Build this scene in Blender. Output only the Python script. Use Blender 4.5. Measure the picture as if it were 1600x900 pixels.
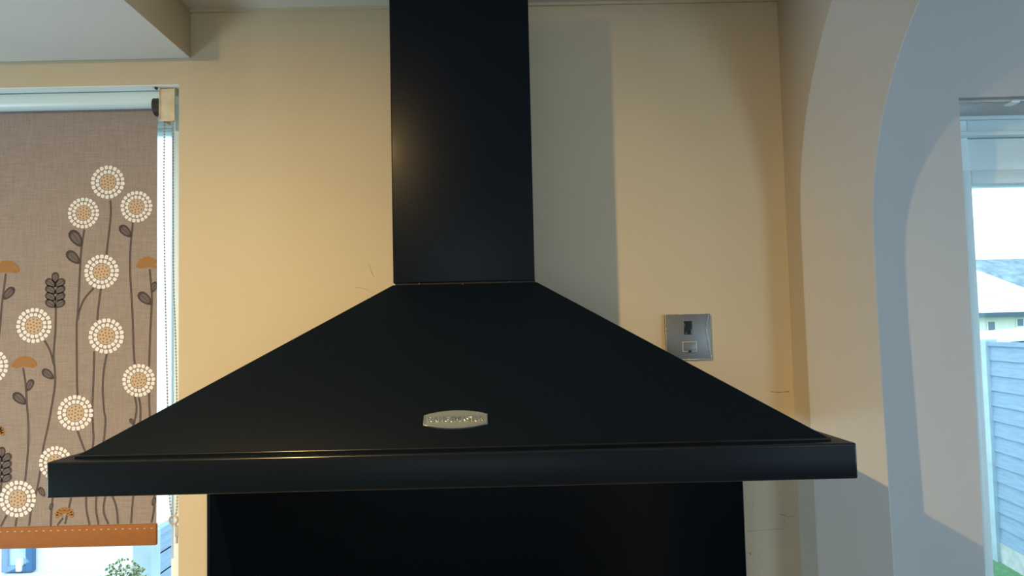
import bpy, bmesh, math, random
from mathutils import Vector, Matrix, Euler
random.seed(7)
SC = bpy.context.scene
COL = SC.collection
for o in list(bpy.data.objects): bpy.data.objects.remove(o)

# ------------------------------------------------------------------ camera
cam_d = bpy.data.cameras.new('camera'); cam = bpy.data.objects.new('camera', cam_d); COL.objects.link(cam)
SC.camera = cam
F_PX, PITCH, YAW, ROLL, CX, CY = 1099.03, 0.050526, 0.006815, 0.022652, 794.37, 463.07
cam_d.sensor_fit = 'HORIZONTAL'; cam_d.sensor_width = 36.0
cam_d.lens = 36.0 * F_PX / 1600.0
cam_d.shift_x = (800 - CX) / 1600.0
cam_d.shift_y = -(450 - CY) / 1600.0
R = (Matrix.Rotation(-YAW, 3, 'Z') @ Matrix.Rotation(PITCH, 3, 'X') @ Matrix.Rotation(ROLL, 3, 'Y'))
cam.matrix_world = Matrix.Translation((0, -1.4659, 1.65)) @ (R @ Matrix.Rotation(math.pi / 2, 3, 'X')).to_4x4()
cam_d.clip_start = 0.02; cam_d.clip_end = 200

# ------------------------------------------------------------------ world, lights, exposure
world = bpy.data.worlds.new('sky'); SC.world = world; world.use_nodes = True
bg = world.node_tree.nodes['Background']
bg.inputs[0].default_value = (0.72, 0.88, 1.0, 1); bg.inputs[1].default_value = 2.8

def area(name, loc, rot, sx, sy, power, col):
    d = bpy.data.lights.new(name, 'AREA'); d.shape = 'RECTANGLE'; d.size = sx; d.size_y = sy
    d.energy = power; d.color = col
    o = bpy.data.objects.new(name, d); COL.objects.link(o); o.location = loc; o.rotation_euler = rot
    return o
H = math.pi / 2
area('rear_window_daylight', (-0.1, -3.42, 1.22), (H, 0, 0), 1.9, 0.45, 4.0, (0.50, 0.78, 1.0))
area('next_room_daylight', (2.95, -3.42, 1.35), (H, 0, 0), 1.3, 1.5, 19, (0.50, 0.78, 1.0))
area('next_room_side_fill', (3.83, -1.3, 1.4), (0, math.radians(90), 0), 1.2, 1.2, 11, (0.55, 0.80, 1.0))  # added fill, no known window here; catches the arch's far edge
area('left_cool_fill', (-2.24, -0.85, 0.95), (0, -math.radians(128), 0), 0.6, 0.9, 17, (0.52, 0.82, 1.0))  # invented cool fill, tilted up to brighten the soffit underside

# warm ceiling spotlight up and to the left of the camera
sd = bpy.data.lights.new('ceiling_spotlight', 'AREA'); sd.shape = 'DISK'; sd.size = 0.035; sd.energy = 52; sd.color = (1.0, 0.66, 0.25)
so = bpy.data.objects.new('ceiling_spotlight', sd); COL.objects.link(so)
so.location = (-0.80, -1.50, 2.257)
so.rotation_euler = Vector((0.03, 0.055, -1.0)).to_track_quat('-Z', 'Y').to_euler()

vs = SC.view_settings
vs.view_transform = 'Standard'; vs.look = 'None'; vs.gamma = 1.0; vs.exposure = 0.0; vs.use_curve_mapping = False

# ------------------------------------------------------------------ materials
def srgb(r, g, b):
    f = lambda c: (c / 255 / 12.92) if c / 255 <= 0.04045 else ((c / 255 + 0.055) / 1.055) ** 2.4
    return (f(r), f(g), f(b), 1)
def mat(name, col, rough=0.6, metal=0.0, spec=0.5, var=0.0, vscale=6.0, bump=0.0, bscale=60.0, aniso=None, coat=0.0):
    m = bpy.data.materials.new(name); m.use_nodes = True; nt = m.node_tree; b = nt.nodes['Principled BSDF']
    b.inputs['Base Color'].default_value = col; b.inputs['Roughness'].default_value = rough
    b.inputs['Metallic'].default_value = metal; b.inputs['Specular IOR Level'].default_value = spec
    if coat: b.inputs['Coat Weight'].default_value = coat; b.inputs['Coat Roughness'].default_value = 0.2
    tc = nt.nodes.new('ShaderNodeTexCoord'); mp = nt.nodes.new('ShaderNodeMapping')
    nt.links.new(tc.outputs['Object'], mp.inputs[0])
    if aniso: mp.inputs['Scale'].default_value = aniso
    if var:
        n = nt.nodes.new('ShaderNodeTexNoise'); n.inputs['Scale'].default_value = vscale; n.inputs['Detail'].default_value = 5
        nt.links.new(mp.outputs[0], n.inputs['Vector'])
        r = nt.nodes.new('ShaderNodeMapRange'); r.inputs[1].default_value = 0.3; r.inputs[2].default_value = 0.7
        r.inputs[3].default_value = 1 - var; r.inputs[4].default_value = 1 + var
        nt.links.new(n.outputs[0], r.inputs[0])
        hs = nt.nodes.new('ShaderNodeHueSaturation'); hs.inputs['Color'].default_value = col
        nt.links.new(r.outputs[0], hs.inputs['Value']); nt.links.new(hs.outputs[0], b.inputs['Base Color'])
    if bump:
        n2 = nt.nodes.new('ShaderNodeTexNoise'); n2.inputs['Scale'].default_value = bscale; n2.inputs['Detail'].default_value = 4
        nt.links.new(mp.outputs[0], n2.inputs['Vector'])
        bp = nt.nodes.new('ShaderNodeBump'); bp.inputs['Strength'].default_value = bump; bp.inputs['Distance'].default_value = 0.004
        nt.links.new(n2.outputs[0], bp.inputs['Height']); nt.links.new(bp.outputs[0], b.inputs['Normal'])
    return m

M = {}
M['cream_wall'] = mat('cream_wall_paint', (0.61, 0.52, 0.365, 1), 0.62, var=0.035, vscale=3.5, bump=0.22, bscale=9)
M['pale_wall'] = mat('pale_wall_paint', (0.54, 0.55, 0.56, 1), 0.55, var=0.02, vscale=3, bump=0.12, bscale=8)
M['reveal'] = mat('reveal_paint', (0.53, 0.515, 0.485, 1), 0.55, var=0.02, vscale=3, bump=0.12, bscale=8)
M['arch_cream'] = mat('arch_side_paint', (0.56, 0.52, 0.46, 1), 0.62, var=0.03, vscale=3.5, bump=0.2, bscale=9)
M['white_ceiling'] = mat('ceiling_paint', (0.66, 0.63, 0.56, 1), 0.8, var=0.02, bump=0.15, bscale=12)
M['soffit'] = mat('soffit_lit_underside', (0.78, 0.82, 0.84, 1), 0.7, var=0.02, bump=0.12, bscale=10)  # underside only: light from below put into a paler, cooler colour
M['floor'] = mat('floor_tile', (0.14, 0.12, 0.11, 1), 0.5, var=0.1)
M['hood'] = mat('black_enamel', (0.0030, 0.0060, 0.0120, 1), 0.36, spec=0.09, bump=0.006, bscale=220, coat=0.02)
M['hood_edge'] = mat('black_enamel_edge', (0.006, 0.008, 0.012, 1), 0.2, spec=0.35)
M['splash'] = mat('black_glass', (0.0006, 0.0030, 0.0052, 1), 0.2, spec=0.12)
M['gap'] = mat('dark_gap', (0.002, 0.002, 0.002, 1), 0.8)
M['steel'] = mat('brushed_steel', (0.20, 0.21, 0.215, 1), 0.42, 0.6, aniso=(4, 4, 120), var=0.06, vscale=30)
M['chrome'] = mat('polished_chrome', (0.75, 0.74, 0.70, 1), 0.16, 1.0)
M['badge'] = mat('badge_metal', (0.22, 0.26, 0.27, 1), 0.4, 0.5)
M['film'] = mat('clear_film', (0.75, 0.74, 0.70, 1), 0.2, spec=0.8)
M['rocker'] = mat('dark_rocker', (0.02, 0.03, 0.045, 1), 0.15, 0.3)
M['upvc'] = mat('white_upvc', (0.86, 0.93, 0.93, 1), 0.3, var=0.01)
M['door_upvc_daylit'] = mat('door_upvc_daylit', (0.80, 0.96, 1.0, 1), 0.3, var=0.01)  # blue daylight and flare put into the frame's colour
M['aluminium'] = mat('grey_track', (0.45, 0.46, 0.46, 1), 0.4, 0.4)
M['tube'] = mat('blind_backing', (0.66, 0.84, 0.90, 1), 0.3)
M['rear_wall'] = mat('rear_wall_paint', (0.30, 0.29, 0.27, 1), 0.8)
M['p_sand'] = mat('print_sand', srgb(196, 178, 158), 0.8)
M['bracket'] = mat('aged_plastic', (0.66, 0.58, 0.42, 1), 0.4, var=0.15, vscale=40)
M['chain'] = mat('bead_plastic', (0.36, 0.38, 0.40, 1), 0.35)
M['hook'] = mat('hook_plastic', (0.45, 0.42, 0.40, 1), 0.35)
M['black'] = mat('black_plastic', (0.02, 0.02, 0.02, 1), 0.4)
M['ochre_hem'] = mat('ochre_lining', srgb(152, 97, 44), 0.7, var=0.05, vscale=60, bump=0.2, bscale=300)
M['p_white'] = mat('print_white', srgb(236, 236, 238), 0.8)
M['p_brown'] = mat('print_brown', srgb(66, 58, 60), 0.8, var=0.15, vscale=80)
M['p_mid'] = mat('print_grey_brown', srgb(104, 94, 92), 0.8)
M['p_ochre'] = mat('print_ochre', srgb(158, 112, 56), 0.8)
M['crack'] = mat('wall_crack', (0.26, 0.20, 0.13, 1), 0.9)
M['render'] = mat('white_render', (0.85, 0.85, 0.83, 1), 0.8, var=0.02)
M['fence'] = mat('fence_boards', (0.27, 0.40, 0.56, 1), 0.7, var=0.12, vscale=5, aniso=(1, 1, 12))
M['post'] = mat('fence_post', (0.42, 0.56, 0.66, 1), 0.8, var=0.08)
M['concrete'] = mat('gravel_board_concrete', (0.55, 0.60, 0.62, 1), 0.9, var=0.15, vscale=12)
M['grass'] = mat('lawn_grass', (0.10, 0.27, 0.12, 1), 0.9, var=0.25, vscale=25)
M['patio'] = mat('patio_paving', (0.75, 0.76, 0.75, 1), 0.9, var=0.1)
M['roof_pale'] = mat('pale_roof_tiles', (0.60, 0.62, 0.62, 1), 0.8, var=0.08, vscale=3)
M['roof_blue'] = mat('slate_roof_tiles', (0.20, 0.30, 0.38, 1), 0.7, var=0.35, vscale=2.5)
M['gutter'] = mat('gutter_plastic', (0.06, 0.12, 0.18, 1), 0.5)
M['far_pane'] = mat('far_window_glass', (0.12, 0.20, 0.30, 1), 0.1)
M['pale_pane'] = mat('pale_window_glass', (0.42, 0.60, 0.72, 1), 0.15)
M['blue_frame'] = mat('blue_frame', (0.05, 0.16, 0.36, 1), 0.4)
M['leaf_a'] = mat('leaf_dark', (0.05, 0.13, 0.07, 1), 0.6)
M['leaf_b'] = mat('leaf_cream_edge', (0.55, 0.60, 0.40, 1), 0.6)
M['stem'] = mat('shrub_stem', (0.16, 0.11, 0.07, 1), 0.8)

def linen():
    m = bpy.data.materials.new('linen_fabric'); m.use_nodes = True; nt = m.node_tree; b = nt.nodes['Principled BSDF']
    b.inputs['Roughness'].default_value = 0.85; b.inputs['Specular IOR Level'].default_value = 0.2
    tc = nt.nodes.new('ShaderNodeTexCoord')
    outs = []
    for sc in ((900, 900, 40), (40, 900, 900)):
        mp = nt.nodes.new('ShaderNodeMapping'); mp.inputs['Scale'].default_value = sc
        nt.links.new(tc.outputs['Object'], mp.inputs[0])
        n = nt.nodes.new('ShaderNodeTexNoise'); n.inputs['Scale'].default_value = 0.9; n.inputs['Detail'].default_value = 3
        nt.links.new(mp.outputs[0], n.inputs['Vector']); outs.append(n.outputs[0])
    a = nt.nodes.new('ShaderNodeMath'); a.operation = 'ADD'
    nt.links.new(outs[0], a.inputs[0]); nt.links.new(outs[1], a.inputs[1])
    cr = nt.nodes.new('ShaderNodeValToRGB')
    mr = nt.nodes.new('ShaderNodeMath'); mr.operation = 'MULTIPLY'; mr.inputs[1].default_value = 0.5
    nt.links.new(a.outputs[0], mr.inputs[0]); nt.links.new(mr.outputs[0], cr.inputs[0])
    cr.color_ramp.elements[0].position = 0.3; cr.color_ramp.elements[0].color = srgb(136, 126, 121)
    cr.color_ramp.elements[1].position = 0.7; cr.color_ramp.elements[1].color = srgb(166, 154, 149)
    nt.links.new(cr.outputs[0], b.inputs['Base Color'])
    return m
M['linen'] = linen()

def glass():
    m = bpy.data.materials.new('window_glass'); m.use_nodes = True; nt = m.node_tree
    out = nt.nodes['Material Output']; nt.nodes.remove(nt.nodes['Principled BSDF'])
    t = nt.nodes.new('ShaderNodeBsdfTransparent'); t.inputs[0].default_value = (0.95, 0.98, 0.97, 1)
    g = nt.nodes.new('ShaderNodeBsdfGlossy'); g.inputs['Roughness'].default_value = 0.02
    fr = nt.nodes.new('ShaderNodeFresnel'); fr.inputs[0].default_value = 1.3
    mx = nt.nodes.new('ShaderNodeMixShader')
    nt.links.new(fr.outputs[0], mx.inputs[0]); nt.links.new(t.outputs[0], mx.inputs[1]); nt.links.new(g.outputs[0], mx.inputs[2])
    nt.links.new(mx.outputs[0], out.inputs[0]); return m
M['glass'] = glass()

# ------------------------------------------------------------------ helpers
class MB:
    def __init__(s): s.bm = bmesh.new(); s.mi = 0
    def _mark(s, faces):
        for f in faces: f.material_index = s.mi
    def box(s, x0, x1, y0, y1, z0, z1, bev=0.0, seg=2, emi=None):
        v = [s.bm.verts.new(p) for p in ((x0,y0,z0),(x1,y0,z0),(x1,y1,z0),(x0,y1,z0),(x0,y0,z1),(x1,y0,z1),(x1,y1,z1),(x0,y1,z1))]
        fs = [s.bm.faces.new([v[i] for i in q]) for q in ((0,3,2,1),(4,5,6,7),(0,1,5,4),(1,2,6,5),(2,3,7,6),(3,0,4,7))]
        s._mark(fs)
        if bev:
            es = list({e for f in fs for e in f.edges})
            r = bmesh.ops.bevel(s.bm, geom=es, offset=bev, segments=seg, profile=0.5, affect='EDGES'); s._mark(r['faces'])
            if emi is not None:
                for f in r['faces']: f.material_index = emi
        return s
    def hexa(s, bot, top, bev=0.0, seg=2):
        v = [s.bm.verts.new(p) for p in list(bot) + list(top)]; n = len(bot)
        fs = [s.bm.faces.new(v[:n][::-1]), s.bm.faces.new(v[n:])]
        for i in range(n): j = (i + 1) % n; fs.append(s.bm.faces.new((v[i], v[j], v[n + j], v[n + i])))
        s._mark(fs)
        if bev:
            es = list({e for f in fs for e in f.edges})
            r = bmesh.ops.bevel(s.bm, geom=es, offset=bev, segments=seg, profile=0.5, affect='EDGES'); s._mark(r['faces'])
        return s
    def poly(s, pts):
        f = s.bm.faces.new([s.bm.verts.new(p) for p in pts]); s._mark([f]); return f
    def tube(s, pts, r, n=10, cap=True):
        rings = []; P = [Vector(p) for p in pts]
        for i, p in enumerate(P):
            t = (P[min(i + 1, len(P) - 1)] - P[max(i - 1, 0)]).normalized()
            a = t.orthogonal().normalized() if i == 0 else (rings_a - t * rings_a.dot(t)).normalized()
            rings_a = a; b = t.cross(a)
            rr = r[i] if isinstance(r, (list, tuple)) else r
            rings.append([s.bm.verts.new(p + (a * math.cos(q) + b * math.sin(q)) * rr) for q in [2 * math.pi * k / n for k in range(n)]])
        for A, B in zip(rings, rings[1:]):
            for k in range(n): s._mark([s.bm.faces.new((A[k], A[(k + 1) % n], B[(k + 1) % n], B[k]))])
        if cap: s._mark([s.bm.faces.new(rings[0][::-1]), s.bm.faces.new(rings[-1])])
        return s
    def ball(s, c, r, u=8, v=6):
        m = Matrix.Translation(c)
        res = bmesh.ops.create_uvsphere(s.bm, u_segments=u, v_segments=v, radius=r, matrix=m)
        s._mark({f for vv in res['verts'] for f in vv.link_faces}); return s
    def build(s, name, mats, parent=None, smooth=False, origin=None):
        bmesh.ops.recalc_face_normals(s.bm, faces=s.bm.faces)
        me = bpy.data.meshes.new(name)
        org = Vector(origin) if origin is not None else Vector((0, 0, 0))
        if origin is not None: bmesh.ops.translate(s.bm, verts=s.bm.verts, vec=-org)
        s.bm.to_mesh(me); s.bm.free()
        for m in (mats if isinstance(mats, (list, tuple)) else [mats]): me.materials.append(M[m])
        if smooth:
            for p in me.polygons: p.use_smooth = True
            me.set_sharp_from_angle(angle=math.radians(40))
        o = bpy.data.objects.new(name, me); COL.objects.link(o); o.location = org
        if parent is not None:
            o.parent = parent; o.location = org - wloc(parent)
        return o
def wloc(o):
    v = Vector(o.location)
    while o.parent: o = o.parent; v += o.location
    return v
def tag(o, label=None, cat=None, group=None, kind=None):
    if label: o['label'] = label
    if cat: o['category'] = cat
    if group: o['group'] = group
    if kind: o['kind'] = kind
    return o
def empty(name, loc=(0, 0, 0), **k):
    o = bpy.data.objects.new(name, None); COL.objects.link(o); o.location = loc; o.empty_display_size = 0.05
    return tag(o, **k)
FLOWERS = [(-0.8551, 1.995, 0.0367), (-0.9074, 1.9285, 0.0339), (-0.7928, 1.9398, 0.0346), (-0.8673, 1.7998, 0.0374), (-1.0116, 1.6868, 0.0381), (-0.8564, 1.6609, 0.0381), (-0.7865, 1.5642, 0.0353), (-0.9215, 1.4982, 0.0381), (-1.1027, 1.602, 0.0374), (-1.0417, 1.3193, 0.0388), (-0.9625, 1.3935, 0.0353)]
FANS = [(-1.0727, 1.8121, 0.0291, 0.0152), (-0.7687, 1.8151, 0.0249, 0.0138), (-1.0318, 1.6067, 0.0277, 0.0138)]
POSIES = [(-0.9425, 1.284, 0.0201, 0.0152), (-1.0856, 1.46, 0.0125, 0.0152)]
STEMS = [[(-0.8495, 1.9552), (-0.8487, 1.9201), (-0.8543, 1.8658), (-0.8575, 1.8366)], [(-0.9052, 1.8925), (-0.9118, 1.8467), (-0.9159, 1.7588), (-0.9182, 1.7083), (-0.9203, 1.678), (-0.9184, 1.564), (-0.9168, 1.5356)], [(-0.884, 1.765), (-0.9041, 1.7419), (-0.9148, 1.7149), (-0.9181, 1.6967)], [(-0.8005, 1.9056), (-0.8055, 1.8512), (-0.8061, 1.7968), (-0.8031, 1.7493), (-0.8002, 1.6954), (-0.7976, 1.6282), (-0.795, 1.597)], [(-0.8688, 1.7633), (-0.8737, 1.7246), (-0.8762, 1.6957)], [(-0.8821, 1.6285), (-0.8835, 1.5632), (-0.8854, 1.5032), (-0.8835, 1.4634), (-0.8835, 1.4281), (-0.8971, 1.3152), (-0.8895, 1.2613)], [(-0.8552, 1.6224), (-0.861, 1.5896), (-0.8635, 1.5493), (-0.8604, 1.5026), (-0.8579, 1.4628), (-0.8754, 1.316), (-0.8705, 1.2615)], [(-0.7639, 1.8034), (-0.7596, 1.7553), (-0.7592, 1.7284), (-0.7625, 1.6615), (-0.7646, 1.5922)], [(-0.7644, 1.5371), (-0.7629, 1.4904), (-0.7528, 1.3157), (-0.7584, 1.2624)], [(-0.7947, 1.5311), (-0.7959, 1.4749), (-0.8573, 1.3159), (-0.8498, 1.2617)], [(-0.7862, 1.5278), (-0.7829, 1.4814), (-0.7976, 1.3155), (-0.8017, 1.262)], [(-0.9168, 1.4601), (-0.8905, 1.3958), (-0.8393, 1.3155), (-0.8292, 1.2616)], [(-0.9655, 1.7383), (-0.9656, 1.679), (-0.969, 1.6222), (-0.9664, 1.592), (-0.9655, 1.5584), (-0.9723, 1.5119), (-0.9792, 1.4724), (-0.9862, 1.4396), (-0.9902, 1.4185), (-0.9943, 1.3807), (-1.0022, 1.3355), (-1.0126, 1.3005), (-1.0176, 1.2591)], [(-0.9888, 1.6542), (-0.9769, 1.6323), (-0.9681, 1.6019)], [(-1.0342, 1.5967), (-1.0279, 1.5598), (-1.0251, 1.5197), (-1.021, 1.4734), (-1.0213, 1.426), (-1.0266, 1.3559)], [(-1.0735, 1.8), (-1.0783, 1.7588), (-1.0813, 1.7321), (-1.0847, 1.6853), (-1.0895, 1.6387)], [(-1.0647, 1.2856), (-1.0771, 1.2622)], [(-1.043, 1.2828), (-1.0464, 1.2598)], [(-0.9608, 1.357), (-0.9686, 1.3155), (-0.9717, 1.2608)], [(-0.9202, 1.3695), (-0.9296, 1.3153), (-0.9425, 1.2599)], [(-0.9455, 1.2774), (-0.9587, 1.2603)], [(-1.0761, 1.3598), (-1.0821, 1.3062), (-1.0842, 1.2607)], [(-1.0994, 1.5636), (-1.0931, 1.509), (-1.0886, 1.4749)], [(-1.0881, 1.4438), (-1.0935, 1.3467), (-1.1004, 1.2611)]]
LEAVES = [((-0.9356, 1.8913), (-0.91, 1.8553)), ((-0.9429, 1.8457), (-0.914, 1.8189)), ((-0.8288, 1.8994), (-0.8036, 1.874)), ((-1.0556, 1.7702), (-1.0786, 1.7444)), ((-0.75, 1.7759), (-0.7589, 1.7525)), ((-0.788, 1.7527), (-0.7592, 1.7266)), ((-0.9932, 1.5918), (-0.9678, 1.5718)), ((-1.0136, 1.5719), (-1.0254, 1.5464)), ((-1.0543, 1.5431), (-1.0265, 1.5188)), ((-0.9968, 1.3427), (-0.985, 1.3226)), ((-0.7501, 1.3157), (-0.7569, 1.2984)), ((-0.8052, 1.4833), (-0.7956, 1.4695)), ((-0.9684, 1.3088), (-0.9737, 1.2942))]
SPRIGS = [((-0.9672, 1.8015), (-0.967, 1.7765)), ((-0.9877, 1.7853), (-0.9655, 1.7696)), ((-0.9464, 1.7844), (-0.9683, 1.7696)), ((-0.9875, 1.7705), (-0.9654, 1.7548)), ((-0.9462, 1.7696), (-0.9681, 1.7549)), ((-0.9874, 1.7557), (-0.9652, 1.74)), ((-0.9461, 1.7548), (-0.968, 1.7401)), ((-0.9872, 1.741), (-0.9651, 1.7253)), ((-0.946, 1.7401), (-0.9678, 1.7254)), ((-1.0771, 1.43), (-1.0767, 1.4056)), ((-1.0972, 1.4142), (-1.0753, 1.3989)), ((-1.0565, 1.4133), (-1.078, 1.3989)), ((-1.097, 1.3998), (-1.0751, 1.3845)), ((-1.0563, 1.3989), (-1.0778, 1.3845)), ((-1.0968, 1.3854), (-1.0749, 1.3701)), ((-1.0561, 1.3845), (-1.0776, 1.3701)), ((-1.0966, 1.371), (-1.0747, 1.3557)), ((-1.0559, 1.3701), (-1.0774, 1.3558))]

# ------------------------------------------------------------------ the room
CZ = 2.347          # ceiling height
AX0, AX1 = 0.598, 0.722   # the wall with the arch, kitchen face and far face

b = MB(); b.box(-2.4, 4.0, -3.8, 0.30, -0.12, 0.0); b.build('floor', 'floor').__setitem__('kind', 'structure')
b = MB(); b.box(-2.4, 4.0, -3.8, 0.30, CZ, CZ + 0.12); b.build('ceiling', 'white_ceiling')['kind'] = 'structure'

# back wall of the kitchen with the window opening
WX0, WX1, WZ0, WZ1 = -1.72, -0.676, 0.98, 2.189
b = MB()
b.box(-2.4, WX0, 0, 0.28, 0, CZ); b.box(WX1, 0.672, 0, 0.28, 0, CZ)
b.box(WX0, WX1, 0, 0.28, 0, WZ0); b.box(WX0, WX1, 0, 0.28, WZ1, CZ)
wb = b.build('wall_back', 'cream_wall'); wb['kind'] = 'structure'
# back wall of the next room with the patio door opening
DX0, DX1, DZ1 = 0.976, 2.55, 2.1262
b = MB()
b.box(0.672, DX0, 0, 0.28, 0, CZ); b.box(DX1, 4.0, 0, 0.28, 0, CZ); b.box(DX0, DX1, 0, 0.28, DZ1, CZ)
b.build('wall_next_room', 'pale_wall')['kind'] = 'structure'
b = MB(); b.box(-2.4, -2.28, -3.8, -1.3, 0, CZ); b.box(-2.4, -2.28, -0.4, 0, 0, CZ); b.box(-2.4, -2.28, -1.3, -0.4, 0, 0.7); b.box(-2.4, -2.28, -1.3, -0.4, 1.3, CZ); b.build('wall_left', 'rear_wall')['kind'] = 'structure'
b = MB(); b.box(3.88, 4.0, -3.8, -1.9, 0, CZ); b.box(3.88, 4.0, -0.7, 0, 0, CZ); b.box(3.88, 4.0, -1.9, -0.7, 0, 0.8); b.box(3.88, 4.0, -1.9, -0.7, 2.0, CZ); b.build('wall_far_right', 'pale_wall')['kind'] = 'structure'
b = MB()
for (x0, x1, z0, z1) in ((-2.28, -0.9, 0, CZ), (-0.9, 0.7, 0, 0.95), (-0.9, 0.7, 1.5, CZ), (0.7, 2.2, 0, CZ), (2.2, 3.65, 0, 0.5), (2.2, 3.65, 2.15, CZ), (3.65, 3.88, 0, CZ)):
    b.box(x0, x1, -3.65, -3.5, z0, z1)
b.build('wall_rear', 'rear_wall')['kind'] = 'structure'

# wall with the arch, seen edge-on at the right
def arch_pts(off=0.0, y0=-0.074, z0=1.85, Rr=0.497, amax=56.0, dlow=0.010):
    ye = -1.30; ym = (y0 + ye) / 2
    pts = [(y0, 0.0)]
    pts.append((y0 - dlow, 0.6)) ; pts.append((y0 - dlow, 1.2)); pts.append((y0 - dlow * 0.4, 1.5))
    pts.append((y0, z0 - 0.12))
    for k in range(0, 27):
        a = math.radians(amax / 26 * k)
        pts.append((y0 - (Rr - Rr * math.cos(a)), z0 + Rr * math.sin(a)))
    out = pts
    mir = [(ye - (p[0] - y0), p[1]) for p in out][::-1]
    full = out + mir
    if off:
        res = []
        for i, p in enumerate(full):
            a = full[max(i - 1, 0)]; c = full[min(i + 1, len(full) - 1)]
            t = Vector((c[0] - a[0], c[1] - a[1])).normalized(); n = Vector((t.y, -t.x))
            q = (p[0] + n.x * off, p[1] + n.y * off); res.append(q)
        res[0] = (res[0][0], 0.0); res[-1] = (res[-1][0], 0.0)
        return res
    return full
b = MB(); C = 0.004
inner = arch_pts(); outer = arch_pts(C)
far_in = arch_pts(0.0, -0.116, 1.82, 0.478, 70.0, 0.014); far_out = arch_pts(C, -0.116, 1.82, 0.478, 70.0, 0.014)
yo = [(0.0, 0.0), (0.0, CZ), (-3.5, CZ), (-3.5, 0.0)]
b.mi = 0
def side_face(x, loop):
    b.poly([(x, p[0], p[1]) for p in loop + yo[::-1]])
side_face(AX0, outer)
b.mi = 1
for (xa, la), (xb, lb) in (((AX0, outer), (AX0 + C, inner)), ((AX0 + C, inner), (AX1 - C, far_in)), ((AX1 - C, far_in), (AX1, far_out))):
    for i in range(len(la) - 1):
        b.poly([(xa, *la[i]), (xa, *la[i + 1]), (xb, *lb[i + 1]), (xb, *lb[i])])
b.mi = 2
side_face(AX1, far_out)
bmesh.ops.remove_doubles(b.bm, verts=b.bm.verts, dist=0.0002)
b.build('wall_arch', ['arch_cream', 'reveal', 'pale_wall'], smooth=True)['kind'] = 'structure'

# boxed soffit over the window
b = MB(); b.box(-2.28, -0.651, -0.44, 0.0, 2.2435, CZ, 0.003)
bmesh.ops.recalc_face_normals(b.bm, faces=b.bm.faces)
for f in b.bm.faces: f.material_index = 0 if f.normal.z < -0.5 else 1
b.build('trim_1', ['soffit', 'cream_wall'], smooth=True)['kind'] = 'structure'
# thin bead where wall meets ceiling
b = MB(); b.box(-0.651, AX0, -0.006, 0.0, CZ - 0.006, CZ); b.build('trim_2', 'cream_wall')['kind'] = 'structure'

# plaster cracks and scuffs on the kitchen wall
def crack(pts, wd=0.0008):
    m = MB()
    P = [Vector((p[0], -0.0004, p[1])) for p in pts]
    Q = []
    for a, c in zip(P, P[1:]):
        n = max(2, int((c - a).length / 0.006))
        for i in range(n): q = a.lerp(c, i / n); Q.append(q + Vector((random.uniform(-.001, .001), 0, random.uniform(-.001, .001))))
    Q.append(P[-1])
    for a, c in zip(Q, Q[1:]):
        t = (c - a).normalized(); nn = Vector((-t.z, 0, t.x)) * wd * random.uniform(0.4, 1)
        m.poly([a - nn, c - nn, c + nn, a + nn])
    return m.build('crack', 'crack', wb)
crack([(-0.2815, 1.80), (-0.2739, 1.7814), (-0.2690, 1.770)], 0.0005)
crack([(-0.3100, 1.750), (-0.2864, 1.7455), (-0.2700, 1.7380)], 0.0004)
crack([(0.5490, 1.5140), (0.570, 1.5120), (0.5885, 1.5129)], 0.0008)
crack([(0.4866, 1.2299), (0.525, 1.2310), (0.5659, 1.2332)], 0.0005)
crack([(0.560, 1.262), (0.574, 1.256), (0.588, 1.258)], 0.0008)
crack([(0.566, 1.256), (0.567, 1.243)], 0.0005)
crack([(0.4930, 1.1870), (0.4945, 1.1815)], 0.0014)
crack([(0.505, 1.29), (0.501, 1.27)], 0.0004)

# ------------------------------------------------------------------ window
win = empty('window_1', (-1.198, 0.15, WZ0), kind='structure')
def frame_ring(m, x0, x1, z0, z1, w, y0, y1, bev=0.003):
    m.box(x0, x0 + w, y0, y1, z0, z1, bev); m.box(x1 - w, x1, y0, y1, z0, z1, bev)
    m.box(x0 + w, x1 - w, y0, y1, z1 - w, z1, bev); m.box(x0 + w, x1 - w, y0, y1, z0, z0 + w, bev)
m = MB(); frame_ring(m, WX0 - 0.03, WX1 + 0.008, WZ0, WZ1 + 0.02, 0.075, 0.12, 0.19)
m.build('window_frame', 'upvc', win, smooth=True)
m = MB(); frame_ring(m, WX0 + 0.045, -0.743, WZ0 + 0.075, WZ1 - 0.055, 0.010, 0.13, 0.175, 0.002); m.build('sash', 'upvc', win, smooth=True)
m = MB(); m.box(WX0 + 0.04, WX1 - 0.06, 0.150, 0.156, WZ0 + 0.07, WZ1 - 0.05); m.build('glass_pane', 'glass', win)
m = MB(); m.box(WX0, WX1, -0.02, 0.12, WZ0, WZ0 + 0.02, 0.004); m.build('window_sill', 'upvc', win, smooth=True)

m = MB(); m.box(WX0 + 0.001, WX1 - 0.001, 0.001, 0.12, WZ1 - 0.0022, WZ1 - 0.0002); m.build('head_lining', 'upvc', win)

# ------------------------------------------------------------------ roller blind
bl = empty('roller_blind', (-1.2, 0.04, WZ1), label='roller blind with dandelion and stem print, mustard hem, hung in the kitchen window', cat='blind')
BX0, BX1 = -1.66, -0.7485
FY = 0.055
m = MB(); m.tube([(BX0, 0.040, 2.1695), (BX1 + 0.022, 0.040, 2.1695)], 0.0182, 24)
m.build('roller_tube', 'tube', bl, smooth=True)
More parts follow.
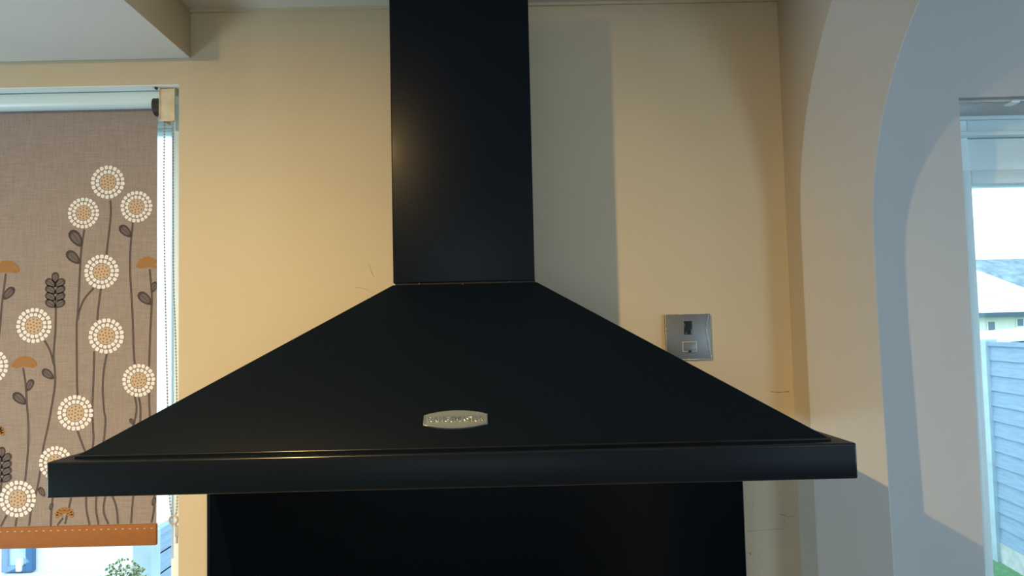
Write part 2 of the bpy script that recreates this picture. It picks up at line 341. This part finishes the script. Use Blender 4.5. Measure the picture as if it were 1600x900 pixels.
# fabric: cloth, then the print lying on its face
m = MB(); m.mi = 0
m.box(BX0, BX1, FY, FY + 0.0005, 1.2605, 2.165)
m.mi = 6; m.box(BX0, BX1, FY + 0.0006, FY + 0.0011, 1.2605, 2.165)
def dot(cx, cz, rx, rz, ang, y, n=8):
    pts = []
    for k in range(n):
        t = 2 * math.pi * k / n; u, v = rx * math.cos(t), rz * math.sin(t)
        pts.append((cx + u * math.cos(ang) - v * math.sin(ang), y, cz + u * math.sin(ang) + v * math.cos(ang)))
    if any(p[0] > BX1 or p[0] < BX0 or p[2] < 1.2608 for p in pts): return
    m.poly(pts)
def blob(cx, cz, rx, rz, ang, y):
    pts = []
    for sx, sz in ((-1, -.6), (-.6, -1), (.6, -1), (1, -.6), (1, .6), (.6, 1), (-.6, 1), (-1, .6)):
        u, v = sx * rx * random.uniform(.88, 1.08), sz * rz * random.uniform(.88, 1.08)
        pts.append((cx + u * math.cos(ang) - v * math.sin(ang), y, cz + u * math.sin(ang) + v * math.cos(ang)))
    if any(p[0] > BX1 or p[0] < BX0 or p[2] < 1.2608 for p in pts): return
    m.poly(pts)
def spline(pts, n=8):
    P = [Vector(p) for p in pts]; out = []
    for i in range(len(P) - 1):
        p0 = P[max(i - 1, 0)]; p1 = P[i]; p2 = P[i + 1]; p3 = P[min(i + 2, len(P) - 1)]
        for k in range(n):
            t = k / n
            out.append(0.5 * ((2 * p1) + (-p0 + p2) * t + (2 * p0 - 5 * p1 + 4 * p2 - p3) * t * t + (-p0 + 3 * p1 - 3 * p2 + p3) * t ** 3))
    out.append(P[-1]); return out
def ribbon(pts, w, y):
    Q = [p for p in pts if p[0] < BX1 - w and p[1] > 1.2608]
    for i in range(len(Q) - 1):
        a, c = Q[i], Q[i + 1]
        t0 = (Q[min(i + 1, len(Q) - 1)] - Q[max(i - 1, 0)]).normalized(); t1 = (Q[min(i + 2, len(Q) - 1)] - Q[i]).normalized()
        n0 = Vector((-t0.y, t0.x)) * w; n1 = Vector((-t1.y, t1.x)) * w
        m.poly([(a.x - n0.x, y, a.y - n0.y), (a.x + n0.x, y, a.y + n0.y), (c.x + n1.x, y, c.y + n1.y), (c.x - n1.x, y, c.y - n1.y)])
def rep(items, f):      # the print repeats along the cloth
    return [f(it, dx) for dx in (0.0, -0.415) for it in items]
STEMS = rep(STEMS, lambda s, d: [(p[0] + d, p[1]) for p in s])
LEAVES = rep(LEAVES, lambda s, d: ((s[0][0] + d, s[0][1]), (s[1][0] + d, s[1][1])))
SPRIGS = rep(SPRIGS, lambda s, d: ((s[0][0] + d, s[0][1]), (s[1][0] + d, s[1][1])))
FLOWERS = rep(FLOWERS, lambda s, d: (s[0] + d,) + tuple(s[1:]))
FANS = rep(FANS, lambda s, d: (s[0] + d,) + tuple(s[1:]))
POSIES = rep(POSIES, lambda s, d: (s[0] + d,) + tuple(s[1:]))
for s_ in STEMS:
    sp = spline(s_)
    m.mi = 2; ribbon(sp, 0.0021, FY - 0.0002)
    m.mi = 3; ribbon([p + Vector((0.0003, 0)) for p in sp], 0.0007, FY - 0.0003)
def leaf(a, c, wf=0.30):
    a = Vector(a); c = Vector(c); d = c - a; L = d.length; t = d / L; n = Vector((-t.y, t.x))
    def shape(k, y):
        pts = []
        for i in range(14):
            q = 2 * math.pi * i / 14
            u = 0.5 + 0.5 * k * math.cos(q); v = wf * k * math.sin(q) * (1 - 0.25 * math.cos(q))
            p = a + t * (u * L) + n * (v * L * 0.9); pts.append((p.x, y, p.y))
        if any(p[0] > BX1 for p in pts):
            pts = [(min(p[0], BX1), p[1], p[2]) for p in pts]
        m.poly(pts)
    m.mi = 2; shape(1.0, FY - 0.0004)
    m.mi = 3; shape(0.66, FY - 0.0005)
    m.mi = 2; ribbon([a + t * L * 0.1, a + t * L * 0.9], 0.0006, FY - 0.0006)
for a, c in LEAVES: leaf(a, c)
for a, c in SPRIGS: leaf(a, c, 0.36)
for (cx, cz, r) in FLOWERS:
    ph = random.random()
    for ring, (rr, n, sz) in enumerate(((0.885, 21, 0.106), (0.615, 16, 0.098))):
        m.mi = 1
        for k in range(n):
            a = 2 * math.pi * (k + ph) / n
            blob(cx + r * rr * math.cos(a), cz + r * rr * math.sin(a), r * sz * 1.08, r * sz, a, FY - 0.0007)
    m.mi = 5; dot(cx, cz, r * 0.47, r * 0.47, 0, FY - 0.0006, 16)
    m.mi = 4
    dot(cx, cz, r * 0.052, r * 0.052, 0, FY - 0.0008)
    for rr, n in ((0.19, 6), (0.36, 10)):
        for k in range(n):
            a = 2 * math.pi * (k + ph) / n; dot(cx + r * rr * math.cos(a), cz + r * rr * math.sin(a), r * 0.054, r * 0.054, 0, FY - 0.0008)
for (cx, cz, a_, h_) in FANS:
    for (f0, f1) in ((1.05, 0.66), (0.56, 0.20)):
        m.mi = 4; N = 16
        for k in range(N):
            t0 = math.pi * (0.08 + 0.84 * k / N); t1 = math.pi * (0.08 + 0.84 * (k + 1) / N)
            def pt(t, f): return (cx + a_ * math.cos(t) * (0.55 + 0.45 * f), FY - 0.0007, cz - h_ * 0.9 + h_ * 1.9 * math.sin(t) * f * 0.95)
            w0 = 1 + 0.05 * (k % 2)
            q = [pt(t0, f0 * w0), pt(t1, f0 * w0), pt(t1, f1), pt(t0, f1)]
            if all(p[0] < BX1 for p in q): m.poly(q)
for (cx, cz, a_, h_) in POSIES:
    m.mi = 4
    for k in range(9):
        t = math.pi * (-0.08 + 1.16 * k / 8); dot(cx + a_ * 0.8 * math.cos(t), cz + h_ * 0.8 * math.sin(t), 0.0042, 0.0042, 0, FY - 0.0007)
    for k in range(5):
        t = math.pi * (0.0 + k / 4); dot(cx + a_ * 0.42 * math.cos(t), cz + h_ * 0.42 * math.sin(t), 0.0036, 0.0036, 0, FY - 0.0007)
m.build('fabric', ['linen', 'p_white', 'p_brown', 'p_mid', 'p_ochre', 'p_sand', 'tube'], bl)
m = MB(); m.box(BX0 - 0.001, BX1 + 0.001, FY - 0.003, FY + 0.006, 1.2155, 1.2605, 0.002); hem = m.build('hem_bar', 'ochre_hem', bl, smooth=True)
tag(hem, label='mustard coloured hem along the bottom of the blind')
m = MB()
for k in range(60):
    x = BX0 + 0.02 + k * 0.0152
    m.box(x, x + 0.004, FY - 0.0036, FY - 0.0030, 1.2515, 1.2523)
m.build('hem_stitching', 'p_white', hem)
# bracket, chain wheel, chain, tidy hook
m = MB(); m.box(-0.7235, -0.7215, 0.010, 0.062, 2.118, 2.187, 0.0008); m.box(-0.7235, -0.6905, 0.012, 0.016, 2.114, 2.187, 0.0015)
m.box(-0.7235, -0.6905, 0.012, 0.060, 2.183, 2.189, 0.001)
br = m.build('bracket', 'bracket', bl, smooth=True)
m = MB(); m.tube([(-0.729, 0.0085, 2.1845), (-0.729, 0.0125, 2.1845)], 0.003, 12); m.box(-0.736, -0.722, 0.0105, 0.012, 2.1862, 2.1872)
m.build('bracket_screw', 'black', br)
m = MB()
m.tube([(-0.742, 0.036, 2.152), (-0.7245, 0.036, 2.152)], 0.0205, 28)
wh = m.build('chain_wheel', 'black', bl, smooth=True)
def strand(pts):
    P = spline([(p[0], p[1]) for p in pts], 16); out = []; acc = 0; step = 0.0066; prev = P[0]
    cord = [P[0]]
    need = 0
    for p in P[1:]:
        seg = (p - prev).length
        while need <= seg: out.append(prev.lerp(p, need / seg)); need += step
        need -= seg; prev = p
    return P, out
ch = MB()
for pts in ([(-0.7208, 2.15), (-0.7208, 2.124), (-0.7218, 1.9656), (-0.7186, 1.7597), (-0.7128, 1.5029), (-0.7084, 1.3231), (-0.703, 1.2794)],
            [(-0.7029, 2.15), (-0.7029, 2.1236), (-0.7011, 1.8003), (-0.6968, 1.6641), (-0.6933, 1.5025), (-0.6924, 1.3227), (-0.6963, 1.2792)]):
    P, beads = strand(pts)
    ch.tube([(p.x, 0.03, p.y) for p in P], 0.0006, 5)
    for q in beads: ch.ball((q.x, 0.03, q.y), 0.0021, 7, 5)
ch.build('bead_chain', 'chain', bl, smooth=True)
m = MB()
ring = [(-0.6990 + 0.0085 * math.cos(t), 0.028, 1.2740 + 0.0085 * math.sin(t)) for t in [2 * math.pi * k / 20 for k in range(21)]]
m.tube(ring, 0.0022, 8, cap=False)
m.tube([(-0.6955, 0.028, 1.267), (-0.6925, 0.028, 1.250), (-0.6925, 0.028, 1.226)], [0.0025, 0.0022, 0.0028], 8)
m.box(-0.6945, -0.6775, 0.022, 0.034, 1.240, 1.262, 0.002)
hk = m.build('chain_hook', 'hook', bl, smooth=True); tag(hk, label='greyish plastic ring holding the blind chain')

# ------------------------------------------------------------------ cooker hood
Z = 1.65
hood = empty('cooker_hood', (-0.07, -0.002, Z - 0.21), label='matt black chimney cooker hood with a pyramid canopy on the cream wall', cat='cooker hood')
HX0, HX1 = -0.6225, 0.4762
yF, yB = -0.502, -0.002
z0, z1 = Z - 0.210, Z - 0.1615
m = MB()
m.box(HX0, HX1, yF, yB, z0, z1, 0.0028, 3, emi=1)
m.build('rim', ['hood', 'hood_edge'], hood, smooth=True)
CX0, CX1, cyF, czT = -0.1885, 0.0575, -0.2706, Z + 0.0836
IX0, IX1, IY = HX0 + 0.026, HX1 - 0.026, yF + 0.024
m = MB()
m.hexa([(IX0, IY, z1 + 0.0035), (IX1, IY, z1 + 0.0035), (IX1, yB, z1 + 0.0035), (IX0, yB, z1 + 0.0035)],
       [(CX0, cyF, czT), (CX1, cyF, czT), (CX1, yB, czT), (CX0, yB, czT)], 0.0012, 2)
m.box(IX0 - 0.0022, IX1 + 0.0022, IY - 0.0022, yB, z1 - 0.001, z1 + 0.0042, 0.0016, 3, emi=1)
m.build('canopy', ['hood', 'hood_edge'], hood, smooth=True)
m = MB(); m.box(CX0 + 0.004, CX1 - 0.003, cyF + 0.0022, yB, czT - 0.001, czT + 0.0042, 0.0006)
m.build('joint_strip', 'gap', hood)
m = MB(); m.box(CX0 + 0.001, CX1 - 0.0035, cyF, yB, czT + 0.0028, Z + 0.650, 0.0022, 3)
m.build('chimney_duct', 'hood', hood, smooth=True)
for x, z in ((-0.0691, 1.7322), (-0.1431, 1.7352), (0.0094, 1.7352)):
    m = MB(); m.tube([(x, cyF + 0.004, z), (x, cyF - 0.0012, z)], 0.0016, 10); m.build('screw', 'black', hood, smooth=True)
# badge on the slope
A = Vector((0, IY, z1 + 0.0035)); B = Vector((0, cyF, czT)); U = (B - A).normalized(); Nn = Vector((1, 0, 0)).cross(U).normalized()
if Nn.y > 0: Nn = -Nn
bc = Vector((-0.0725, 0, 0)); s_mid = 0.0435
org = A + U * s_mid + Vector((-0.0725, 0, 0))
def on(u, v, w): return org + Vector((1, 0, 0)) * u + U * v + Nn * w
def plaque(hw, he, hm, n=14):
    pts = []
    for k in range(n + 1): x = -hw + 2 * hw * k / n; pts.append((x, -(he + (hm - he) * (1 - (x / hw) ** 2))))
    for k in range(n + 1): x = hw - 2 * hw * k / n; pts.append((x, (he + (hm - he) * (1 - (x / hw) ** 2))))
    return pts
m = MB(); pp = plaque(0.0460, 0.0082, 0.0150)
m.hexa([on(u, v, -0.001) for u, v in pp], [on(u, v, 0.0035) for u, v in pp])
bmesh.ops.bevel(m.bm, geom=[e for e in m.bm.edges if all((vv.co - org).dot(Nn) > 0.003 for vv in e.verts)], offset=0.001, segments=2, affect='EDGES')
badge = m.build('badge', 'badge', hood, smooth=True); tag(badge, label='silver name badge on the hood slope')
m = MB(); po = plaque(0.0450, 0.0074, 0.0142, 20); pi_ = plaque(0.0438, 0.0066, 0.0133, 20)
for i in range(len(po)):
    j = (i + 1) % len(po)
    m.hexa([on(*po[i], 0.0034), on(*po[j], 0.0034), on(*pi_[j], 0.0034), on(*pi_[i], 0.0034)], [on(*po[i], 0.0044), on(*po[j], 0.0044), on(*pi_[j], 0.0044), on(*pi_[i], 0.0044)])
m.build('badge_border', 'chrome', badge)
cu = bpy.data.curves.new('lettering', 'FONT'); cu.body = 'RANGEMASTER'; cu.size = 0.0118; cu.extrude = 0.0006; cu.bevel_depth = 0.0003
cu.align_x = 'CENTER'; cu.align_y = 'CENTER'; cu.space_character = 1.02
tmp = bpy.data.objects.new('tmp_text', cu); COL.objects.link(tmp)
bpy.context.view_layer.update()
me = bpy.data.meshes.new_from_object(tmp.evaluated_get(bpy.context.evaluated_depsgraph_get()))
wdt = max(v.co.x for v in me.vertices) - min(v.co.x for v in me.vertices); sc_ = 0.080 / wdt
bpy.data.objects.remove(tmp); me.name = 'lettering'; me.materials.clear(); me.materials.append(M['chrome'])
for v in me.vertices:
    v.co = on(v.co.x * sc_, v.co.y * 1.0 - 0.0005, 0.0042 + v.co.z)
lt = bpy.data.objects.new('lettering', me); COL.objects.link(lt); lt.parent = badge
lt.location = -wloc(badge)

# ------------------------------------------------------------------ splashback
SX0, SX1 = -0.6143, 0.4800
sp = MB(); sp.box(SX0 + 0.007, SX1, -0.008, -0.0005, 0.92, 1.4395, 0.001)
spl = empty('splashback', (-0.07, -0.002, 0.92), label='glossy black splashback panel fixed to the wall below the cooker hood', cat='splashback')
sp.build('panel', 'splash', spl)
m = MB(); m.box(SX0, SX0 + 0.007, -0.0095, -0.0005, 0.92, 1.4395, 0.001); m.build('edge_trim', 'hood', spl, smooth=True)
m = MB(); m.box(SX1, SX1 + 0.002, -0.0095, -0.0005, 0.92, 1.4395, 0.0006); m.build('edge_trim', 'hood', spl, smooth=True)

# ------------------------------------------------------------------ fused switch
sw = empty('fused_switch', (0.3795, 0, 1.588), label='brushed steel fused switch with dark rocker on the cream wall right of the hood', cat='switch')
m = MB(); px0, px1, pz0, pz1 = 0.3335, 0.4275, 1.5845, 1.6785
m.box(px0, px1, -0.0075, -0.0005, pz0, pz1, 0.0012, 2)
plate = m.build('plate', 'steel', sw, smooth=True)
def ringbox(m, x0, x1, zz0, zz1, w, ya, yb):
    m.box(x0, x1, ya, yb, zz1 - w, zz1); m.box(x0, x1, ya, yb, zz0, zz0 + w); m.box(x0, x0 + w, ya, yb, zz0 + w, zz1 - w); m.box(x1 - w, x1, ya, yb, zz0 + w, zz1 - w)
m = MB(); ringbox(m, 0.3712, 0.3908, 1.6345, 1.6655, 0.0011, -0.0086, -0.007); m.build('rocker_surround', 'chrome', sw)
m = MB(); m.hexa([(0.3725, -0.007, 1.6357), (0.3895, -0.007, 1.6357), (0.3895, -0.007, 1.6643), (0.3725, -0.007, 1.6643)],
                 [(0.3732, -0.0125, 1.6365), (0.3888, -0.0125, 1.6365), (0.3888, -0.0088, 1.6635), (0.3732, -0.0088, 1.6635)], 0.0008, 2)
m.build('rocker', 'rocker', sw, smooth=True)
m = MB(); ringbox(m, 0.3680, 0.3975, 1.6015, 1.6215, 0.0010, -0.0086, -0.007); m.build('fuse_surround', 'film', sw)
m = MB(); m.box(0.3692, 0.3963, -0.0092, -0.007, 1.6027, 1.6203, 0.0008); fc = m.build('fuse_carrier', 'steel', sw, smooth=True)
m = MB(); m.tube([(0.383, -0.0075, 1.6013), (0.383, -0.0102, 1.6013)], 0.0030, 14); m.build('fuse_screw', 'black', sw, smooth=True)
m = MB()
def film_edge(p, q, n, amp):
    P = [Vector(p).lerp(Vector(q), i / n) for i in range(n + 1)]
    P = [(v.x + random.uniform(-amp, amp) * 0.6, -0.0082 - abs(random.uniform(0, amp)), v.z + random.uniform(-amp, amp) * 0.6) for v in P]
    m.tube(P, [random.uniform(0.0002, 0.0009) for _ in P], 5)
film_edge((px1 - 0.004, 0, pz1 - 0.003), (px1 - 0.009, 0, pz0 + 0.062), 9, 0.0022)
film_edge((px1 - 0.009, 0, pz0 + 0.062), (px1 - 0.001, 0, pz0 + 0.003), 14, 0.0010)
film_edge((px0 + 0.001, 0, pz1), (px0, 0, pz0), 22, 0.0008)
film_edge((px0, 0, pz0 + 0.0005), (px1, 0, pz0), 22, 0.0010)
film_edge((px0, 0, pz1), (px1 - 0.004, 0, pz1), 22, 0.0006)
tag(m.build('protective_film', 'film', sw), label='crinkled clear film edge around the plate')

# ------------------------------------------------------------------ patio door
dr = empty('door_1', (1.7, 0.15, 0), kind='structure')
FX0 = 1.045
m = MB(); frame_ring(m, FX0, DX1 + 0.02, 0.0, 2.128, 0.047, 0.15, 0.215, 0.003); m.build('door_frame', 'door_upvc_daylit', dr, smooth=True)
m = MB(); m.box(FX0 + 0.01, DX1, 0.128, 0.15, 2.0785, 2.088, 0.001); m.box(FX0 + 0.01, DX1, 0.135, 0.15, 2.118, 2.1262, 0.001); m.build('frame_bead', 'door_upvc_daylit', dr, smooth=True)
m = MB(); m.box(FX0 + 0.04, DX1 - 0.03, 0.162, 0.205, 1.992, 2.079, 0.002); m.build('head_panel', 'door_upvc_daylit', dr, smooth=True)
m = MB()
m.box(1.071, 1.0915, 0.143, 0.205, 0.05, 1.9995, 0.003); m.box(1.0915, 1.75, 0.143, 0.205, 1.968, 1.9995, 0.003); m.box(1.0915, 1.75, 0.143, 0.205, 0.05, 0.12, 0.003)
m.box(1.70, 1.75, 0.143, 0.205, 0.12, 1.968, 0.003)
m.build('sash', 'door_upvc_daylit', dr, smooth=True)
m = MB(); m.box(1.0915, 1.0985, 0.165, 0.195, 0.12, 1.968, 0.002); m.build('glazing_bead', 'door_upvc_daylit', dr, smooth=True)
m = MB(); m.box(1.09, 1.70, 0.178, 0.184, 0.12, 1.97); m.build('glass_pane', 'glass', dr)
m = MB(); m.box(1.75, DX1 - 0.03, 0.178, 0.184, 0.05, 1.995); m.build('glass_pane', 'glass', dr)
# curtain track under the head of the door opening
ct = empty('blind_track', (1.7, 0.02, DZ1), label='slim grey metal track fixed under the head of the patio door opening', cat='track')
m = MB(); m.box(DX0 + 0.001, DX1 - 0.01, 0.012, 0.030, DZ1 - 0.007, DZ1, 0.001); m.build('rail', 'aluminium', ct, smooth=True)
m = MB(); m.box(1.095, 1.113, 0.008, 0.034, DZ1 - 0.011, DZ1 - 0.006, 0.001); m.build('clip', 'door_upvc_daylit', ct, smooth=True)

# ------------------------------------------------------------------ outside
GZ = -0.42
m = MB(); m.box(-14, 40, 0.3, 60, GZ - 0.2, GZ); m.build('lawn', 'grass')['kind'] = 'structure'
m = MB(); m.box(-14, 2.9, 0.31, 5.0, GZ, GZ + 0.02); m.build('patio', 'patio')['kind'] = 'structure'
# right boundary fence seen through the patio door
def fence_run(x0, y0, dx, dy, n_panel, plen, zb, zt, board, name, label, gravel=True, first_post=True):
    t = Vector((dx, dy, 0)).normalized(); nrm = Vector((t.y, -t.x, 0))
    if nrm.x > 0: nrm = -nrm
    e = empty(name, (x0, y0, GZ), label=label, cat='fence')
    def pr(m, s0, s1, n0, n1, za, zc, tilt=0):
        P = Vector((x0, y0, 0))
        q = lambda s, n, z: P + t * s + nrm * n + Vector((0, 0, z))
        m.hexa([q(s0, n0, za), q(s1, n0, za), q(s1, n1 + tilt, za), q(s0, n1 + tilt, za)], [q(s0, n0, zc), q(s1, n0, zc), q(s1, n1, zc), q(s0, n1, zc)])
    for k in range(n_panel):
        s = k * plen
        m = MB(); nb = int(round((zt - zb) / board)); bh = (zt - zb - 0.03) / nb
        for i in range(nb):
            za = zb + i * bh
            pr(m, s + 0.05, s + plen - 0.05, -0.01, 0.006, za, za + bh + 0.008, 0.016)
        pr(m, s + 0.05, s + plen - 0.05, -0.02, 0.03, zt - 0.035, zt)
        m.build('panel', 'fence', e)
        if gravel:
            m = MB(); pr(m, s + 0.04, s + plen - 0.04, -0.02, 0.02, GZ, zb); m.build('gravel_board', 'concrete', e)
    for k in range(n_panel + 1):
        s = k * plen
        m = MB(); pr(m, s - 0.05, s + 0.05, -0.05, 0.045, GZ, zt + 0.02); m.build('post', 'post', e)
    return e
fence_run(4.24 + 0.14 * 1.83, 4.7 + 1.83, -0.14, -1.0, 3, 1.85, -0.25, 1.47, 0.137, 'garden_fence', 'blue-grey lap board fence with pale posts beyond the patio door')
fence_run(-1.92, 2.33, 0.0, 1.0, 2, 1.6, -0.40, 0.62, 0.11, 'low_fence', 'low blue-grey board fence beyond the kitchen window', gravel=False)

def house(name, label, x0, x1, y0, y1, ze, zr, rx0, rx1, wm, rm, wins, over=0.3):
    e = empty(name, ((x0 + x1) / 2, (y0 + y1) / 2, GZ), label=label, cat='house')
    m = MB(); m.box(x0, x1, y0, y1, GZ, ze); m.build('wall', wm, e)
    ym = (y0 + y1) / 2; o_ = over
    m = MB()
    bt = [(x0 - o_, y0 - o_, ze), (x1 + o_, y0 - o_, ze), (x1 + o_, y1 + o_, ze), (x0 - o_, y1 + o_, ze)]
    V = [m.bm.verts.new(p) for p in bt] + [m.bm.verts.new((rx0, ym, zr)), m.bm.verts.new((rx1, ym, zr))]
    for q in ((0, 1, 5, 4), (1, 2, 5), (2, 3, 4, 5), (3, 0, 4), (0, 3, 2, 1)): m.bm.faces.new([V[i] for i in q])
    m.build('roof', rm, e)
    m = MB(); m.box(x0 - o_ - .02, x1 + o_ + .02, y0 - o_ - 0.1, y0 - o_, ze - 0.15, ze + 0.02); m.build('gutter', 'gutter', e)
    for (a, c, za, zb) in wins:
        m = MB(); m.box(a - 0.06, c + 0.06, y0 - 0.04, y0 + 0.02, za - 0.06, zb + 0.06); w_ = m.build('window', 'render', e)
        m = MB(); m.box(a, c, y0 - 0.05, y0 - 0.03, za, zb); m.build('pane', 'far_pane', w_)
    return e
house('house', 'pale house with a light hipped roof seen through the patio door above the fence', 13.0, 20.6, 24, 31, 1.93, 4.25, 16.8, 18.5, 'render', 'roof_pale', [(17.55, 17.78, 1.2, 1.62), (18.62, 18.82, 1.45, 1.70), (18.95, 19.3, 1.45, 1.66)])
house('house', 'further house with a dark slate roof behind the pale hipped roof', 20.5, 36, 33, 40, 2.6, 5.0, 22.3, 34, 'render', 'roof_blue', [(25, 26, 0.6, 1.6)])
e = empty('garden_shed', (8.2, 9.5, GZ), label='low outbuilding with a white sloping roof just behind the garden fence', cat='shed')
m = MB(); m.box(7.4, 9.6, 9.3, 11.5, GZ, 1.28); m.build('wall', 'fence', e)
m = MB(); m.hexa([(7.3, 9.2, 1.30), (9.7, 9.2, 1.46), (9.7, 11.6, 1.46), (7.3, 11.6, 1.30)], [(7.3, 9.2, 1.36), (9.7, 9.2, 1.52), (9.7, 11.6, 1.52), (7.3, 11.6, 1.36)]); m.build('roof', 'render', e)

# building seen through the kitchen window below the blind
e = empty('outbuilding', (-5.0, 5.0, GZ), label='white rendered building with a blue framed door beyond the kitchen window', cat='building')
m = MB(); m.box(-9.0, -2.3, 5.0, 8.0, GZ, 2.6); m.build('wall', 'render', e)
m = MB(); frame_ring(m, -4.53, -4.26, GZ + 0.03, 1.6, 0.055, 4.94, 5.01, 0.004); df = m.build('door', 'blue_frame', e, smooth=True)
m = MB(); m.box(-4.48, -4.31, 4.97, 4.99, GZ + 0.08, 1.55); m.build('pane', 'pale_pane', df)
m = MB(); m.box(-4.39, -4.34, 4.92, 4.965, -0.38, -0.27, 0.008); m.build('handle', 'upvc', df)

# variegated shrub
e = empty('shrub', (-1.86, 1.98, GZ + 0.02), label='small variegated shrub with cream edged leaves outside the kitchen window', cat='shrub')
m = MB()
for k in range(2000):
    d = Vector((random.gauss(0, 1), random.gauss(0, 1), random.gauss(0, 1))).normalized() * (random.random() ** 0.4)
    c = Vector((-1.86 + d.x * 0.15, 1.98 + d.y * 0.15, 0.32 + d.z * 0.28))
    t = Vector((random.gauss(0, 1), random.gauss(0, 1), random.gauss(0.3, 1))).normalized(); a = t.orthogonal().normalized()
    a.rotate(Matrix.Rotation(random.random() * 6.28, 3, t)); L = random.uniform(0.022, 0.036); W_ = L * 0.28; u = t.cross(a)
    for (mi, s_, off) in ((1, 1.0, 0.0), (0, 0.6, 0.0006), (0, 0.6, -0.0006)):
        m.mi = mi
        m.poly([c + u * off - t * L * 0.5 * s_, c + u * off + a * W_ * s_, c + u * off + t * L * 0.5 * s_, c + u * off - a * W_ * s_])
m.build('foliage', ['leaf_a', 'leaf_b'], e)
m = MB()
for k in range(9):
    a = 2 * math.pi * k / 9; m.tube([(-1.86, 1.98, GZ + 0.02), (-1.86 + 0.06 * math.cos(a), 1.98 + 0.06 * math.sin(a), -0.1), (-1.86 + 0.12 * math.cos(a), 1.98 + 0.12 * math.sin(a), 0.2)], [0.012, 0.008, 0.004], 6)
m.build('stem', 'stem', e, smooth=True)
